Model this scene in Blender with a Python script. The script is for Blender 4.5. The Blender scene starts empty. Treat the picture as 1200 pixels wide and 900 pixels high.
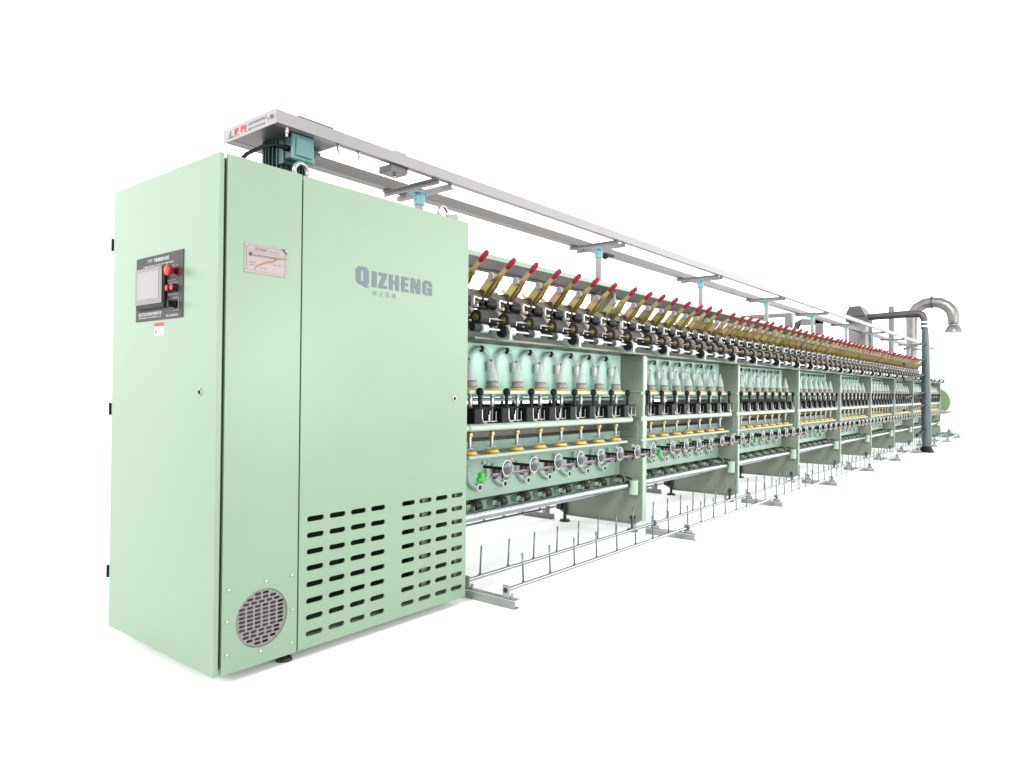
import bpy, math, random
from mathutils import Vector, Matrix
random.seed(7)
sc = bpy.context.scene
COL = sc.collection
PI = math.pi
FL = -0.02            # floor level
YC = 0.62             # centre line of the machine
PITCH = 2.08          # length of one bay
X0 = 1.675            # where the first bay starts
NB = 9

# ------------------------------------------------------------------ materials
KA = .52              # the studio light is strong, so paints keep their real, darker tones
def mat(name, col, rough=0.5, metal=0.0, spec=0.5, bump=0.0, bscale=200.0, vary=0.0, vscale=3.0,
        trans=0.0, alpha=1.0, coat=0.0, emit=None, rand=None):
    if metal < .85: col = tuple(c*KA for c in col); rand = [tuple(c*KA for c in q) for q in rand] if rand else rand
    else: col = tuple(c*.78 for c in col)
    m = bpy.data.materials.new(name); m.use_nodes = True
    nt = m.node_tree; b = nt.nodes['Principled BSDF']
    b.inputs['Base Color'].default_value = (*col, 1)
    b.inputs['Roughness'].default_value = rough
    b.inputs['Metallic'].default_value = metal
    b.inputs['Specular IOR Level'].default_value = spec
    b.inputs['Transmission Weight'].default_value = trans
    b.inputs['Alpha'].default_value = alpha
    b.inputs['Coat Weight'].default_value = coat
    if emit:
        b.inputs['Emission Color'].default_value = (*emit[0], 1); b.inputs['Emission Strength'].default_value = emit[1]
    tc = nt.nodes.new('ShaderNodeTexCoord')
    src = None
    if rand:                                   # each object its own plating tone
        oi = nt.nodes.new('ShaderNodeObjectInfo'); cr = nt.nodes.new('ShaderNodeValToRGB')
        els = cr.color_ramp.elements
        while len(els) < len(rand): els.new(0.5)
        for i, c in enumerate(rand):
            els[i].position = i/(len(rand)-1); els[i].color = (*c, 1)
        nt.links.new(oi.outputs['Random'], cr.inputs['Fac']); src = cr.outputs['Color']
    if vary > 0:
        n = nt.nodes.new('ShaderNodeTexNoise'); n.inputs['Scale'].default_value = vscale; n.inputs['Detail'].default_value = 6
        nt.links.new(tc.outputs['Object'], n.inputs['Vector'])
        mp = nt.nodes.new('ShaderNodeMapRange')
        mp.inputs['From Min'].default_value = 0.3; mp.inputs['From Max'].default_value = 0.7
        mp.inputs['To Min'].default_value = 1-vary; mp.inputs['To Max'].default_value = 1+vary
        nt.links.new(n.outputs['Fac'], mp.inputs['Value'])
        mx = nt.nodes.new('ShaderNodeVectorMath'); mx.operation = 'SCALE'
        if src: nt.links.new(src, mx.inputs[0])
        else: mx.inputs[0].default_value = col
        nt.links.new(mp.outputs['Result'], mx.inputs['Scale'])
        src = mx.outputs['Vector']
        mr = nt.nodes.new('ShaderNodeMapRange'); mr.inputs['To Min'].default_value = max(0, rough-0.08); mr.inputs['To Max'].default_value = min(1, rough+0.1)
        nt.links.new(n.outputs['Fac'], mr.inputs['Value']); nt.links.new(mr.outputs['Result'], b.inputs['Roughness'])
    if src: nt.links.new(src, b.inputs['Base Color'])
    if bump > 0:
        n2 = nt.nodes.new('ShaderNodeTexNoise'); n2.inputs['Scale'].default_value = bscale; n2.inputs['Detail'].default_value = 3
        nt.links.new(tc.outputs['Object'], n2.inputs['Vector'])
        bp = nt.nodes.new('ShaderNodeBump'); bp.inputs['Strength'].default_value = bump; bp.inputs['Distance'].default_value = 0.002
        nt.links.new(n2.outputs['Fac'], bp.inputs['Height']); nt.links.new(bp.outputs['Normal'], b.inputs['Normal'])
    return m

M = dict(
    paint=mat('green_paint', (.272, .395, .282), .33, spec=.38, vary=.03, vscale=2.5, bump=.12, bscale=160),
    paint_shaded=mat('green_paint_shaded', (.255, .30, .235), .42, vary=.05, vscale=4, bump=.1, bscale=160),  # same green paint, greyed to put the inner panels' shade into the colour
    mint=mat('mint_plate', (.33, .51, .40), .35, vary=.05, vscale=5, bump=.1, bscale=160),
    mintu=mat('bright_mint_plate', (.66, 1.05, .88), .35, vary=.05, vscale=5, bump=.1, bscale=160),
    rail=mat('pale_green_rail', (.48, .64, .51), .33, vary=.03, bump=.08),
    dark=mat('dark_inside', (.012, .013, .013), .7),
    black=mat('black_plastic', (.010, .011, .012), .42, spec=.12, vary=.15, vscale=30),
    rubber=mat('black_rubber', (.026, .025, .025), .42, spec=.18, vary=.2, vscale=25),
    zinc=mat('grey_zinc', (.24, .228, .22), .42, metal=.35, vary=.06, vscale=6),
    beam=mat('grey_beam', (.335, .322, .32), .45, metal=.15, vary=.05, vscale=3, bump=.06),
    beamdk=mat('galvanised_sheet', (.17, .158, .15), .45, metal=.3, vary=.12, vscale=5),
    chrome=mat('polished_steel', (.38, .41, .45), .14, metal=1.0, vary=.08, vscale=12),
    steel=mat('brushed_steel', (.42, .42, .43), .32, metal=.9, vary=.1, vscale=15),
    brass=mat('brass', (.62, .45, .17), .3, metal=.8),
    yellow=mat('yellow_plastic', (1.0, .56, .02), .4, vary=.08, vscale=20),
    red=mat('red_grip', (.36, .005, .028), .5, spec=.25),
    redb=mat('red_button', (.50, .008, .012), .4, spec=.3),
    olive=mat('yellow_zinc_plating', (.3, .24, .08), .33, metal=.4, vary=.25, vscale=14,
              rand=[(.30, .28, .07), (.55, .42, .14), (.38, .36, .09), (.64, .42, .22), (.50, .46, .12), (.54, .34, .19)]),
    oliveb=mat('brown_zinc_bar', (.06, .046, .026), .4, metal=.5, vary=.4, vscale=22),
    white=mat('white_plastic', (.85, .85, .87), .4),
    pale=mat('pale_nylon', (.36, .36, .36), .35),
    clear=mat('clear_plastic', (.60, .84, .73), .25, alpha=.54, spec=.4),
    cone=mat('clear_cone', (.74, .86, .82), .30, alpha=.54, spec=.3),
    purple=mat('pink_cap', (.42, .10, .25), .4),
    cup=mat('grey_cup', (.27, .26, .28), .3, vary=.1, vscale=20),
    teal=mat('teal_motor_paint', (.028, .11, .105), .35, vary=.12, vscale=10),
    teald=mat('dark_teal_paint', (.012, .055, .05), .4, vary=.2, vscale=12),
    aqua=mat('turquoise_cap', (.16, .46, .50), .4, vary=.05),
    aquab=mat('turquoise_box_lid', (.085, .25, .25), .35),
    darkg=mat('panel_grey', (.054, .050, .053), .5, spec=.2, vary=.04),
    screen=mat('screen_glass', (.33, .30, .30), .3, spec=.3, vary=.04, vscale=3),
    bezel=mat('screen_bezel', (.20, .195, .195), .4),
    letter=mat('slate_lettering', (.085, .145, .165), .45),
    letter2=mat('grey_green_lettering', (.16, .25, .21), .45),
    ink=mat('ink', (.05, .045, .045), .5), inkg=mat('grey_ink', (.22, .2, .2), .5),
    inkw=mat('white_ink', (.62, .62, .62), .5),
    inkr=mat('red_ink', (.58, .02, .03), .5), inkt=mat('teal_ink', (.01, .24, .24), .5),
    inkb=mat('blue_grey_ink', (.14, .26, .31), .5), rust=mat('orange_brown_ink', (.36, .10, .04), .45),
    plate=mat('label_plate', (.33, .285, .28), .35, metal=.3, vary=.08, vscale=8),
    sign=mat('pinkish_white_sheet', (.42, .37, .38), .4),
    grille=mat('grille_grey', (.24, .225, .225), .45, metal=.2, vary=.1, vscale=20),
    grilleb=mat('filter_behind_grille', (.09, .078, .078), .6, vary=.45, vscale=16),
    greenclip=mat('bright_green_clip', (.012, .36, .03), .4),
    maroon=mat('maroon_plastic', (.06, .012, .018), .4),
    glassdisc=mat('tinted_disc', (.055, .075, .09), .15, spec=.5, vary=.3, vscale=25),
    zincdk=mat('dark_zinc', (.14, .13, .125), .4, metal=.3, vary=.08, vscale=3),
    bracket=mat('galvanised_bracket', (.36, .39, .37), .4, metal=.3, vary=.15, vscale=8),
    drum=mat('deep_green_paint', (.19, .28, .15), .4, vary=.05),
    rod=mat('creel_steel', (.30, .31, .32), .2, metal=1.0),
    rodp=mat('mauve_steel_rod', (.33, .27, .33), .3, metal=.7),
    pink=mat('pinkish_band', (.42, .27, .18), .4, vary=.4, vscale=60),
    peg=mat('teal_steel_peg', (.16, .24, .235), .35, metal=.6),
    duct=mat('slate_duct', (.062, .095, .103), .35, metal=.2, vary=.25, vscale=5),
    ductb=mat('brown_grey_pipe', (.07, .058, .06), .4, metal=.2, vary=.15, vscale=5),
    silver=mat('silver_duct', (.27, .265, .26), .3, metal=.8, vary=.15, vscale=6),
    greyw=mat('grey_structure', (.16, .15, .15), .5, vary=.15),
    hood=mat('dark_hood', (.042, .044, .05), .45, vary=.2),
    floor=mat('white_floor', (1.76, 1.76, 1.76), .9, spec=.1),
)

# ------------------------------------------------------------------ mesh helpers
class MB:
    def __init__(s): s.v = []; s.f = []; s.sm = []; s.mi = []; s.cur = 0
    def add(s, vs, fs, smooth=False):
        o = len(s.v); s.v += [tuple(v) for v in vs]
        for f in fs:
            s.f.append([i+o for i in f]); s.sm.append(smooth); s.mi.append(s.cur)
    def box(s, x0, x1, y0, y1, z0, z1, bev=0.0):
        if bev <= 0:
            v = [(x, y, z) for x in (x0, x1) for y in (y0, y1) for z in (z0, z1)]
            s.add(v, [(0,1,3,2),(4,6,7,5),(0,4,5,1),(2,3,7,6),(0,2,6,4),(1,5,7,3)]); return s
        # chamfered box
        b = min(bev, abs(x1-x0)/2.01, abs(y1-y0)/2.01, abs(z1-z0)/2.01)
        v = []; idx = {}
        for sx in (0,1):
            for sy in (0,1):
                for sz in (0,1):
                    X = (x0,x1)[sx]; Y = (y0,y1)[sy]; Z = (z0,z1)[sz]
                    dx = b if sx == 0 else -b; dy = b if sy == 0 else -b; dz = b if sz == 0 else -b
                    idx[sx,sy,sz,'x'] = len(v); v.append((X, Y+dy, Z+dz))
                    idx[sx,sy,sz,'y'] = len(v); v.append((X+dx, Y, Z+dz))
                    idx[sx,sy,sz,'z'] = len(v); v.append((X+dx, Y+dy, Z))
        F = []
        for a in (0,1):
            q = [(a,0,0),(a,1,0),(a,1,1),(a,0,1)]; F.append([idx[(*p,'x')] for p in (q if a else q[::-1])])
            q = [(0,a,0),(0,a,1),(1,a,1),(1,a,0)]; F.append([idx[(*p,'y')] for p in (q if a else q[::-1])])
            q = [(0,0,a),(1,0,a),(1,1,a),(0,1,a)]; F.append([idx[(*p,'z')] for p in (q if a else q[::-1])])
        for p in (0,1):
            for q in (0,1):
                F.append([idx[0,p,q,'y'],idx[1,p,q,'y'],idx[1,p,q,'z'],idx[0,p,q,'z']])
                F.append([idx[p,0,q,'x'],idx[p,1,q,'x'],idx[p,1,q,'z'],idx[p,0,q,'z']])
                F.append([idx[p,q,0,'x'],idx[p,q,1,'x'],idx[p,q,1,'y'],idx[p,q,0,'y']])
        for sx in (0,1):
            for sy in (0,1):
                for sz in (0,1): F.append([idx[sx,sy,sz,c] for c in 'xyz'])
        s.add(v, F); return s
    def cyl(s, p0, p1, r0, r1=None, n=16, cap=True, smooth=True):
        r1 = r0 if r1 is None else r1
        p0 = Vector(p0); p1 = Vector(p1); d = (p1-p0).normalized()
        a = d.cross(Vector((0,0,1)));
        if a.length < .01: a = d.cross(Vector((1,0,0)))
        a.normalize(); b = d.cross(a)
        vs = []
        for p, r in ((p0,r0),(p1,r1)):
            for i in range(n):
                t = 2*PI*i/n; vs.append(p + a*math.cos(t)*r + b*math.sin(t)*r)
        s.add(vs, [(i, (i+1)%n, n+(i+1)%n, n+i) for i in range(n)], smooth)
        if cap:
            o = len(s.v)-2*n
            s.f.append([o+i for i in range(n)][::-1]); s.sm.append(False); s.mi.append(s.cur)
            s.f.append([o+n+i for i in range(n)]); s.sm.append(False); s.mi.append(s.cur)
        return s
    def lathe(s, c, axis, prof, n=20):
        # prof: list of (h, r) along axis from c
        c = Vector(c); d = Vector(axis).normalized(); a = d.cross(Vector((0,0,1)))
        if a.length < .01: a = d.cross(Vector((1,0,0)))
        a.normalize(); b = d.cross(a); vs = []
        for h, r in prof:
            for i in range(n):
                t = 2*PI*i/n; vs.append(c + d*h + (a*math.cos(t)+b*math.sin(t))*max(r, 1e-5))
        fs = []
        for k in range(len(prof)-1):
            for i in range(n): fs.append((k*n+i, k*n+(i+1)%n, (k+1)*n+(i+1)%n, (k+1)*n+i))
        s.add(vs, fs, True); return s
    def tube(s, pts, r, n=10, cap=True, closed=False):
        pts = [Vector(p) for p in pts]; N = len(pts); vs = []
        rs = r if isinstance(r, (list, tuple)) else [r]*N
        up = None
        for k, p in enumerate(pts):
            if closed: d = (pts[(k+1)%N]-pts[k-1]).normalized()
            else: d = (pts[min(k+1,N-1)]-pts[max(k-1,0)]).normalized()
            if up is None:
                up = d.cross(Vector((0,0,1)))
                if up.length < .05: up = d.cross(Vector((0,1,0)))
            up = (up - d*up.dot(d)).normalized(); b = d.cross(up)
            for i in range(n):
                t = 2*PI*i/n; vs.append(p + (up*math.cos(t)+b*math.sin(t))*rs[k])
        K = N if closed else N-1
        s.add(vs, [(k*n+i, k*n+(i+1)%n, ((k+1)%N)*n+(i+1)%n, ((k+1)%N)*n+i) for k in range(K) for i in range(n)], True)
        if cap and not closed:
            o = len(s.v)-N*n
            s.f.append([o+i for i in range(n)][::-1]); s.sm.append(False); s.mi.append(s.cur)
            s.f.append([o+(N-1)*n+i for i in range(n)]); s.sm.append(False); s.mi.append(s.cur)
        return s
    def prism(s, pts, lo, hi, axis='x'):
        # pts in the plane across axis: for x -> (y,z), y -> (x,z), z -> (x,y)
        def P(a, p):
            return {'x': (a, p[0], p[1]), 'y': (p[0], a, p[1]), 'z': (p[0], p[1], a)}[axis]
        n = len(pts)
        s.add([P(lo,p) for p in pts]+[P(hi,p) for p in pts],
              [tuple(range(n)), tuple(range(2*n-1, n-1, -1))]+[(i, n+i, n+(i+1)%n, (i+1)%n) for i in range(n)]); return s
    def sphere(s, c, r, n=12, m=8, sc=(1,1,1)):
        vs = []
        for j in range(m+1):
            ph = PI*j/m
            for i in range(n):
                t = 2*PI*i/n; vs.append((c[0]+r*sc[0]*math.sin(ph)*math.cos(t), c[1]+r*sc[1]*math.sin(ph)*math.sin(t), c[2]+r*sc[2]*math.cos(ph)))
        s.add(vs, [(j*n+i, j*n+(i+1)%n, (j+1)*n+(i+1)%n, (j+1)*n+i) for j in range(m) for i in range(n)], True); return s
    def mesh(s, name, *mats):
        me = bpy.data.meshes.new(name); me.from_pydata(s.v, [], s.f)
        for m in mats: me.materials.append(M[m] if isinstance(m, str) else m)
        for p, sm, mi in zip(me.polygons, s.sm, s.mi): p.use_smooth = sm; p.material_index = mi
        me.validate(); me.update()
        import bmesh
        bm = bmesh.new(); bm.from_mesh(me); bmesh.ops.recalc_face_normals(bm, faces=bm.faces)
        for e_ in bm.edges:
            if len(e_.link_faces) == 2 and e_.calc_face_angle(0) > .7: e_.smooth = False
        bm.to_mesh(me); bm.free()
        return me

def add(name, me, parent=None, loc=(0,0,0), rz=0.0):
    if isinstance(me, tuple): me = me[0].mesh(name, *me[1:])
    o = bpy.data.objects.new(name, me); COL.objects.link(o); o.location = loc; o.rotation_euler = (0,0,rz)
    if parent: o.parent = parent
    return o
def thing(name, label, cat, loc=(0,0,0), group=None):
    o = bpy.data.objects.new(name, None); COL.objects.link(o); o.location = loc; o.empty_display_size = .1
    o['label'] = label; o['category'] = cat
    if group: o['group'] = group
    return o

def curve_mesh(splines, ext, bevel=0.0):
    cu = bpy.data.curves.new('c', 'CURVE'); cu.dimensions = '2D'; cu.fill_mode = 'BOTH'; cu.extrude = ext/2; cu.bevel_depth = bevel
    for pts in splines:
        sp = cu.splines.new('POLY'); sp.points.add(len(pts)-1)
        for i, p in enumerate(pts): sp.points[i].co = (p[0], p[1], 0, 1)
        sp.use_cyclic_u = True
    o = bpy.data.objects.new('c', cu); COL.objects.link(o)
    dg = bpy.context.evaluated_depsgraph_get(); dg.update()
    me = bpy.data.meshes.new_from_object(o.evaluated_get(dg))
    bpy.data.objects.remove(o); bpy.data.curves.remove(cu)
    return me
def map_mesh(me, org, right, up, name=None, mt=None):
    r = Vector(right); u = Vector(up); n = r.cross(u)
    me.transform(Matrix(((r.x,u.x,n.x,org[0]),(r.y,u.y,n.y,org[1]),(r.z,u.z,n.z,org[2]),(0,0,0,1))))
    if name: me.name = name
    me.materials.clear()
    if mt: me.materials.append(M[mt])
    for p in me.polygons: p.use_smooth = False
    return me
def stadium(cx, cy, w, h, n=6):
    r = h/2; pts = []
    for i in range(n+1):
        t = -PI/2+PI*i/n; pts.append((cx+w/2-r+r*math.cos(t), cy+r*math.sin(t)))
    for i in range(n+1):
        t = PI/2+PI*i/n; pts.append((cx-w/2+r+r*math.cos(t), cy+r*math.sin(t)))
    return pts
def rect(x0, x1, y0, y1): return [(x0,y0),(x1,y0),(x1,y1),(x0,y1)]
def text_mesh(s, w, h, bold=0.0, ext=0.001):
    cu = bpy.data.curves.new('t', 'FONT'); cu.body = s; cu.size = 1; cu.offset = bold; cu.extrude = 0; cu.resolution_u = 4
    o = bpy.data.objects.new('t', cu); COL.objects.link(o)
    dg = bpy.context.evaluated_depsgraph_get(); dg.update()
    me = bpy.data.meshes.new_from_object(o.evaluated_get(dg))
    bpy.data.objects.remove(o); bpy.data.curves.remove(cu)
    if not me.vertices: return me
    xs = [v.co.x for v in me.vertices]; ys = [v.co.y for v in me.vertices]
    sx = w/max(1e-6, max(xs)-min(xs)); sy = h/max(1e-6, max(ys)-min(ys))
    for v in me.vertices: v.co = ((v.co.x-min(xs))*sx, (v.co.y-min(ys))*sy, 0)
    return me
def text(name, s, mt, org, right, up, w, h, parent, bold=0.0):
    return add(name, map_mesh(text_mesh(s, w, h, bold), org, right, up, name, mt), parent)

# ------------------------------------------------------------------ setting
fb = MB(); fb.box(-150, 250, -150, 200, FL-.2, FL)
fo = add('floor', (fb, 'floor')); fo['kind'] = 'structure'

# ------------------------------------------------------------------ drive cabinet
cab = thing('control_cabinet', 'tall mint green control cabinet with slotted front panel and operator panel', 'cabinet', (0, 0, 0))
b = MB(); b.box(.034, 1.385, .03, .9, 1.955, 1.99); b.box(.034, 1.385, .88, .90, .05, 1.955); b.box(1.368, 1.385, .03, .88, .05, 1.955)
b.box(.034, 1.368, .03, .88, .05, .07)
b.box(.034, .054, .03, .88, .07, 1.955)
cb = add('cabinet_body', (b, 'paint'), cab)
b = MB(); b.box(1.395,1.60,.27,.97,.05,1.40,.004); b.box(1.395,1.60,.50,.74,1.40,1.90,.004)
add('gear_housing', (b, 'paint'), cab)
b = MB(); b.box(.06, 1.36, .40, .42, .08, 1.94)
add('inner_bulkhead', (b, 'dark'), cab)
b = MB(); b.box(.365, .385, .028, .4, .08, 1.95); b.box(.88, .92, .03, .06, .08, 1.95); b.box(1.10, 1.14, .03, .04, .10, .62); b.box(1.335, 1.36, .03, .04, .10, .62)
add('inner_post', (b, 'paint_shaded'), cab)
b = MB(); b.box(0, .021, 0, .915, .028, 2.0, .003)
door = add('end_door', (b, 'paint'), cab)
b = MB(); b.box(.021, .031, .012, .03, .05, 1.985)
add('door_seal', (b, 'dark'), cab)
for z in (1.76, 1.012, .275):
    b = MB(); b.box(.004, .02, .916, .932, z-.022, z+.022, .003); b.cyl((.0, .928, z-.028), (.0, .928, z+.028), .006, n=10)
    add('hinge', (b, 'black'), door)
def lock(x, y, z, ax, par):
    b = MB(); b.lathe((x, y, z), ax, [(0,.0),(0,.015),(.004,.014),(.0045,.010),(.003,.0095),(.003,0)], 20)
    l = add('lock', (b, 'steel'), par)
    b = MB(); b.lathe((x, y, z), ax, [(.0032,.0),(.0034,.009),(.0036,.0075),(.0036,0)], 16); b.box(x-.007, x+.004, y-.008, y+.004, z-.002, z+.002)
    add('keyhole', (b, 'black'), l)
lock(0, .121, 1.095, (-1,0,0), door)
# narrow panel with round grille
gx, gz, gr = .203, .206, .114
circ = [(gx+gr*math.cos(2*PI*i/48), gz+gr*math.sin(2*PI*i/48)) for i in range(48)]
me = map_mesh(curve_mesh([rect(.033, .361, .026, 2.0), circ], .012), (0, .006, 0), (1,0,0), (0,0,1), 'narrow_panel', 'paint')
npan = add('narrow_front_panel', me, cab)
slots = []
for r_ in range(-6, 7):
    zz = gz + r_*.0160
    off = 0 if abs(r_) <= 3 else (.0 if r_ % 2 else .0)
    xs = [gx + (i-2.5)*.0335 for i in range(6)] if abs(r_) < 3 or r_ == 3 else [gx + (i-2)*.0335 for i in range(5)] if abs(r_) == 4 else [gx+(i-1.5)*.0335 for i in range(4)] if abs(r_) == 5 else [gx+(i-.5)*.0335 for i in range(2)]
    if r_ == -3: xs = [gx + (i-2)*.0335 for i in range(5)]
    for x in xs:
        if math.hypot(abs(x-gx)+.011, zz-gz) < gr-.004: slots.append(stadium(x, zz, .0285, .0108, 4))
c2 = [(gx+(gr-.0015)*math.cos(2*PI*i/48), gz+(gr-.0015)*math.sin(2*PI*i/48)) for i in range(48)]
me = map_mesh(curve_mesh([c2]+slots, .004), (0, .007, 0), (1,0,0), (0,0,1), 'round_vent_grille', 'grille')
gri = add('round_vent_grille', me, cab)
b = MB(); b.cyl((gx, .030, gz), (gx, .026, gz), gr+.01, n=40)
add('vent_filter', (b, 'grilleb'), gri)
for x, z in ((.058,.345),(.215,.347),(.333,.347),(.052,.225),(.338,.205),(.052,.10),(.195,.075),(.336,.07)):
    b = MB(); b.lathe((x, 0, z), (0,-1,0), [(0,.0065),(.003,.006),(.005,.003),(.005,0)], 10)
    add('screw', (b, 'steel'), npan)
# louvred panel
holes = []
for bx in (0, 1):
    for c in range(4):
        for r_ in range(8):
            x = (.4485 + c*.1145) if bx == 0 else (.9815 + c*.1145)
            holes.append(stadium(x, .5655 - r_*.0686, .086, .0225, 6))
me = map_mesh(curve_mesh([rect(.369, 1.393, .026, 1.998)]+holes, .006), (0, .003, 0), (1,0,0), (0,0,1), 'louvred_panel', 'paint')
lp = add('slotted_front_panel', me, cab)
b = MB(); b.box(.369, .377, .007, .028, .03, 1.99); b.box(1.383, 1.392, .007, .028, .03, 1.99); b.box(.38, 1.38, .007, .028, 1.98, 1.99); b.box(.38, 1.38, .007, .03, .028, .036)
add('panel_return', (b, 'paint'), lp)
lock(1.293, 0, 1.069, (0,-1,0), lp)
# name plate
npl = MB(); npl.box(.104, .292, -.0025, 0, 1.562, 1.675, .0008)
npo = add('maker_plate', (npl, 'plate'), npan)
b = MB()
for (x0, x1, z0, z1) in ((.112,.284,1.6445,1.646),(.112,.284,1.667,1.6685),(.112,.1132,1.57,1.6685),(.283,.2845,1.57,1.6685),(.112,.2845,1.57,1.5712)):
    b.box(x0, x1, -.0032, -.0026, z0, z1)
add('plate_border', (b, 'inkg'), npo)
b = MB(); b.prism([(.266,1.674),(.290,1.674),(.290,1.652)], -.0034, -.0028, 'y'); add('plate_corner', (b, 'ink'), npo)
b = MB(); b.cyl((.130,-.0034,1.634), (.130,-.0028,1.634), .008, n=16)
add('plate_emblem', (b, 'ink'), npo)
b = MB(); pts = [(.145,1.574),(.158,1.591),(.180,1.602),(.200,1.612),(.22,1.615),(.245,1.628),(.265,1.634),(.290,1.636)]
lo = [(x, z-.0045*math.sin(PI*min(1,(i+1)/9))) for i, (x, z) in enumerate(pts)]; hi = [(x, z+.0030) for (x, z) in pts]
for i in range(len(pts)-1): b.prism([lo[i], lo[i+1], hi[i+1], hi[i]], -.0036, -.0030, 'y')
add('plate_swoosh', (b, 'rust'), npo)
for x, z in ((.110,1.669),(.286,1.669),(.110,1.567),(.286,1.567)):
    b = MB(); b.lathe((x,-.0025,z), (0,-1,0), [(0,.004),(.002,.0035),(.003,0)], 8); add('rivet', (b, 'steel'), npo)
R_, U_ = (1,0,0), (0,0,1)
text('plate_lettering', '祺正机械', 'rust', (.150,-.0033,1.651), R_, U_, .050, .012, npo, .02)
text('plate_lettering', 'QIZHENG MACHINERY', 'inkg', (.205,-.0033,1.6515), R_, U_, .052, .006, npo)
text('plate_lettering', '浙江祺正纺织机械有限公司', 'ink', (.142,-.0033,1.627), R_, U_, .120, .010, npo)
text('plate_lettering', '短纤倍捻机', 'inkg', (.124,-.0033,1.601), R_, U_, .032, .006, npo)
text('plate_lettering', 'JWQZ-8', 'inkg', (.126,-.0033,1.589), R_, U_, .024, .006, npo)
text('plate_lettering', '出厂日期', 'inkg', (.230,-.0033,1.603), R_, U_, .036, .006, npo)
text('plate_lettering', 'NO. 2019', 'inkg', (.168,-.0033,1.583), R_, U_, .032, .005, npo)
# big lettering
def glyph(ch, w, h):
    s = .36*w
    if ch == 'Q':
        o = [(.22*w,0),(0,.2*h),(0,.8*h),(.22*w,h),(.78*w,h),(w,.8*h),(w,.14*h),(.86*w,.0),(.98*w,-.05*h),(.98*w,-.14*h),(.62*w,-.10*h),(.42*w,.0)]
        i = [(.38*w,.2*h),(.60*w,.2*h),(.60*w,.8*h),(.38*w,.8*h)]; return [o, i]
    if ch == 'I': return [rect(0, w, 0, h)]
    if ch == 'Z': return [[(0,0),(w,0),(w,.2*h),(.52*w,.2*h),(w,.78*h),(w,h),(.02*w,h),(.02*w,.8*h),(.46*w,.8*h),(0,.24*h)]]
    if ch == 'H': return [[(0,0),(s,0),(s,.4*h),(w-s,.4*h),(w-s,0),(w,0),(w,h),(w-s,h),(w-s,.6*h),(s,.6*h),(s,h),(0,h)]]
    if ch == 'E': return [[(0,0),(w,0),(w,.19*h),(.45*w,.19*h),(.45*w,.41*h),(.92*w,.41*h),(.92*w,.59*h),(.45*w,.59*h),(.45*w,.81*h),(w,.81*h),(w,h),(0,h)]]
    if ch == 'N': return [[(0,0),(.34*w,0),(.34*w,.52*h),(.62*w,0),(w,0),(w,h),(.66*w,h),(.66*w,.5*h),(.4*w,h),(0,h)]]
    if ch == 'G': return [[(.2*w,0),(0,.16*h),(0,.84*h),(.2*w,h),(.8*w,h),(w,.84*h),(w,.62*h),(.64*w,.62*h),(.64*w,.8*h),(.38*w,.8*h),(.38*w,.19*h),(.62*w,.19*h),(.62*w,.36*h),(.5*w,.36*h),(.5*w,.53*h),(w,.53*h),(w,0),(.8*w,0),(.74*w,.07*h),(.62*w,0)]]
spl = []
for ch, x0, x1, z0, z1 in (('Q',.646,.720,1.583,1.664),('I',.738,.766,1.580,1.652),('Z',.778,.828,1.580,1.652),('H',.841,.903,1.580,1.652),('E',.919,.965,1.580,1.652),('N',.979,1.043,1.580,1.652),('G',1.058,1.124,1.580,1.652)):
    for g in glyph(ch, x1-x0, z1-z0): spl.append([(x+x0, z+z0) for x, z in g])
me = map_mesh(curve_mesh(spl, .001), (0, -.0012, 0), R_, U_, 'brand_lettering', 'letter')
add('brand_lettering', me, lp)
text('brand_lettering', '祺', 'letter2', (.742,-.001,1.541), R_, U_, .026, .024, lp)
text('brand_lettering', '正', 'letter2', (.781,-.001,1.541), R_, U_, .026, .022, lp)
text('brand_lettering', '机', 'letter2', (.820,-.001,1.541), R_, U_, .026, .024, lp)
text('brand_lettering', '械', 'letter2', (.858,-.001,1.541), R_, U_, .026, .024, lp)
# control panel on the end door (faces -X): right on the picture is -Y
RL = (0,-1,0)
b = MB(); b.box(-.004, 0, .260, .672, 1.392, 1.6635, .001)
cp = add('operator_panel', (b, 'darkg'), cab)
b = MB(); b.box(-.019, -.004, .388, .640, 1.440, 1.612, .004)
ts = add('touch_screen', (b, 'black'), cp)
b = MB(); b.box(-.022, -.0192, .402, .640, 1.458, 1.611, .002)
add('screen_bezel', (b, 'bezel'), ts)
b = MB(); b.box(-.0228, -.0222, .428, .618, 1.480, 1.594)
add('screen_glass', (b, 'screen'), ts)
b = MB(); b.box(-.0230, -.0222, .406, .424, 1.596, 1.607)
add('screen_badge', (b, 'rust'), ts)
b = MB(); b.lathe((-.004,.304,1.578), (-1,0,0), [(0,.0),(0,.016),(.010,.016),(.012,.011),(.034,.012)], 20)
em = add('emergency_button', (b, 'black'), cp)
b = MB(); b.lathe((-.004,.304,1.578), (-1,0,0), [(.014,.010),(.030,.015),(.034,.0225),(.042,.023),(.046,.020),(.048,.010),(.048,0)], 24); b.lathe((-.004,.304,1.578), (-1,0,0), [(0,.018),(.005,.018),(.005,.013)], 20)
add('mushroom_head', (b, 'redb'), em)
for yy in (.352,.312):
    b = MB(); b.lathe((-.004,yy,1.5125), (-1,0,0), [(0,.0155),(.007,.0155),(.009,.014),(.018,.014),(.018,0)], 20)
    pb = add('push_button', (b, 'black'), cp)
    b = MB(); b.lathe((-.0215,yy,1.5125), (-1,0,0), [(0,.012),(.005,.0115),(.006,.0)], 20)
    add('button_cap', (b, 'redb'), pb)
b = MB(); b.lathe((-.004,.315,1.447), (-1,0,0), [(0,.016),(.010,.016),(.012,.013),(.015,.013),(.015,0)], 20)
sel = add('selector_switch', (b, 'black'), cp)
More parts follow.
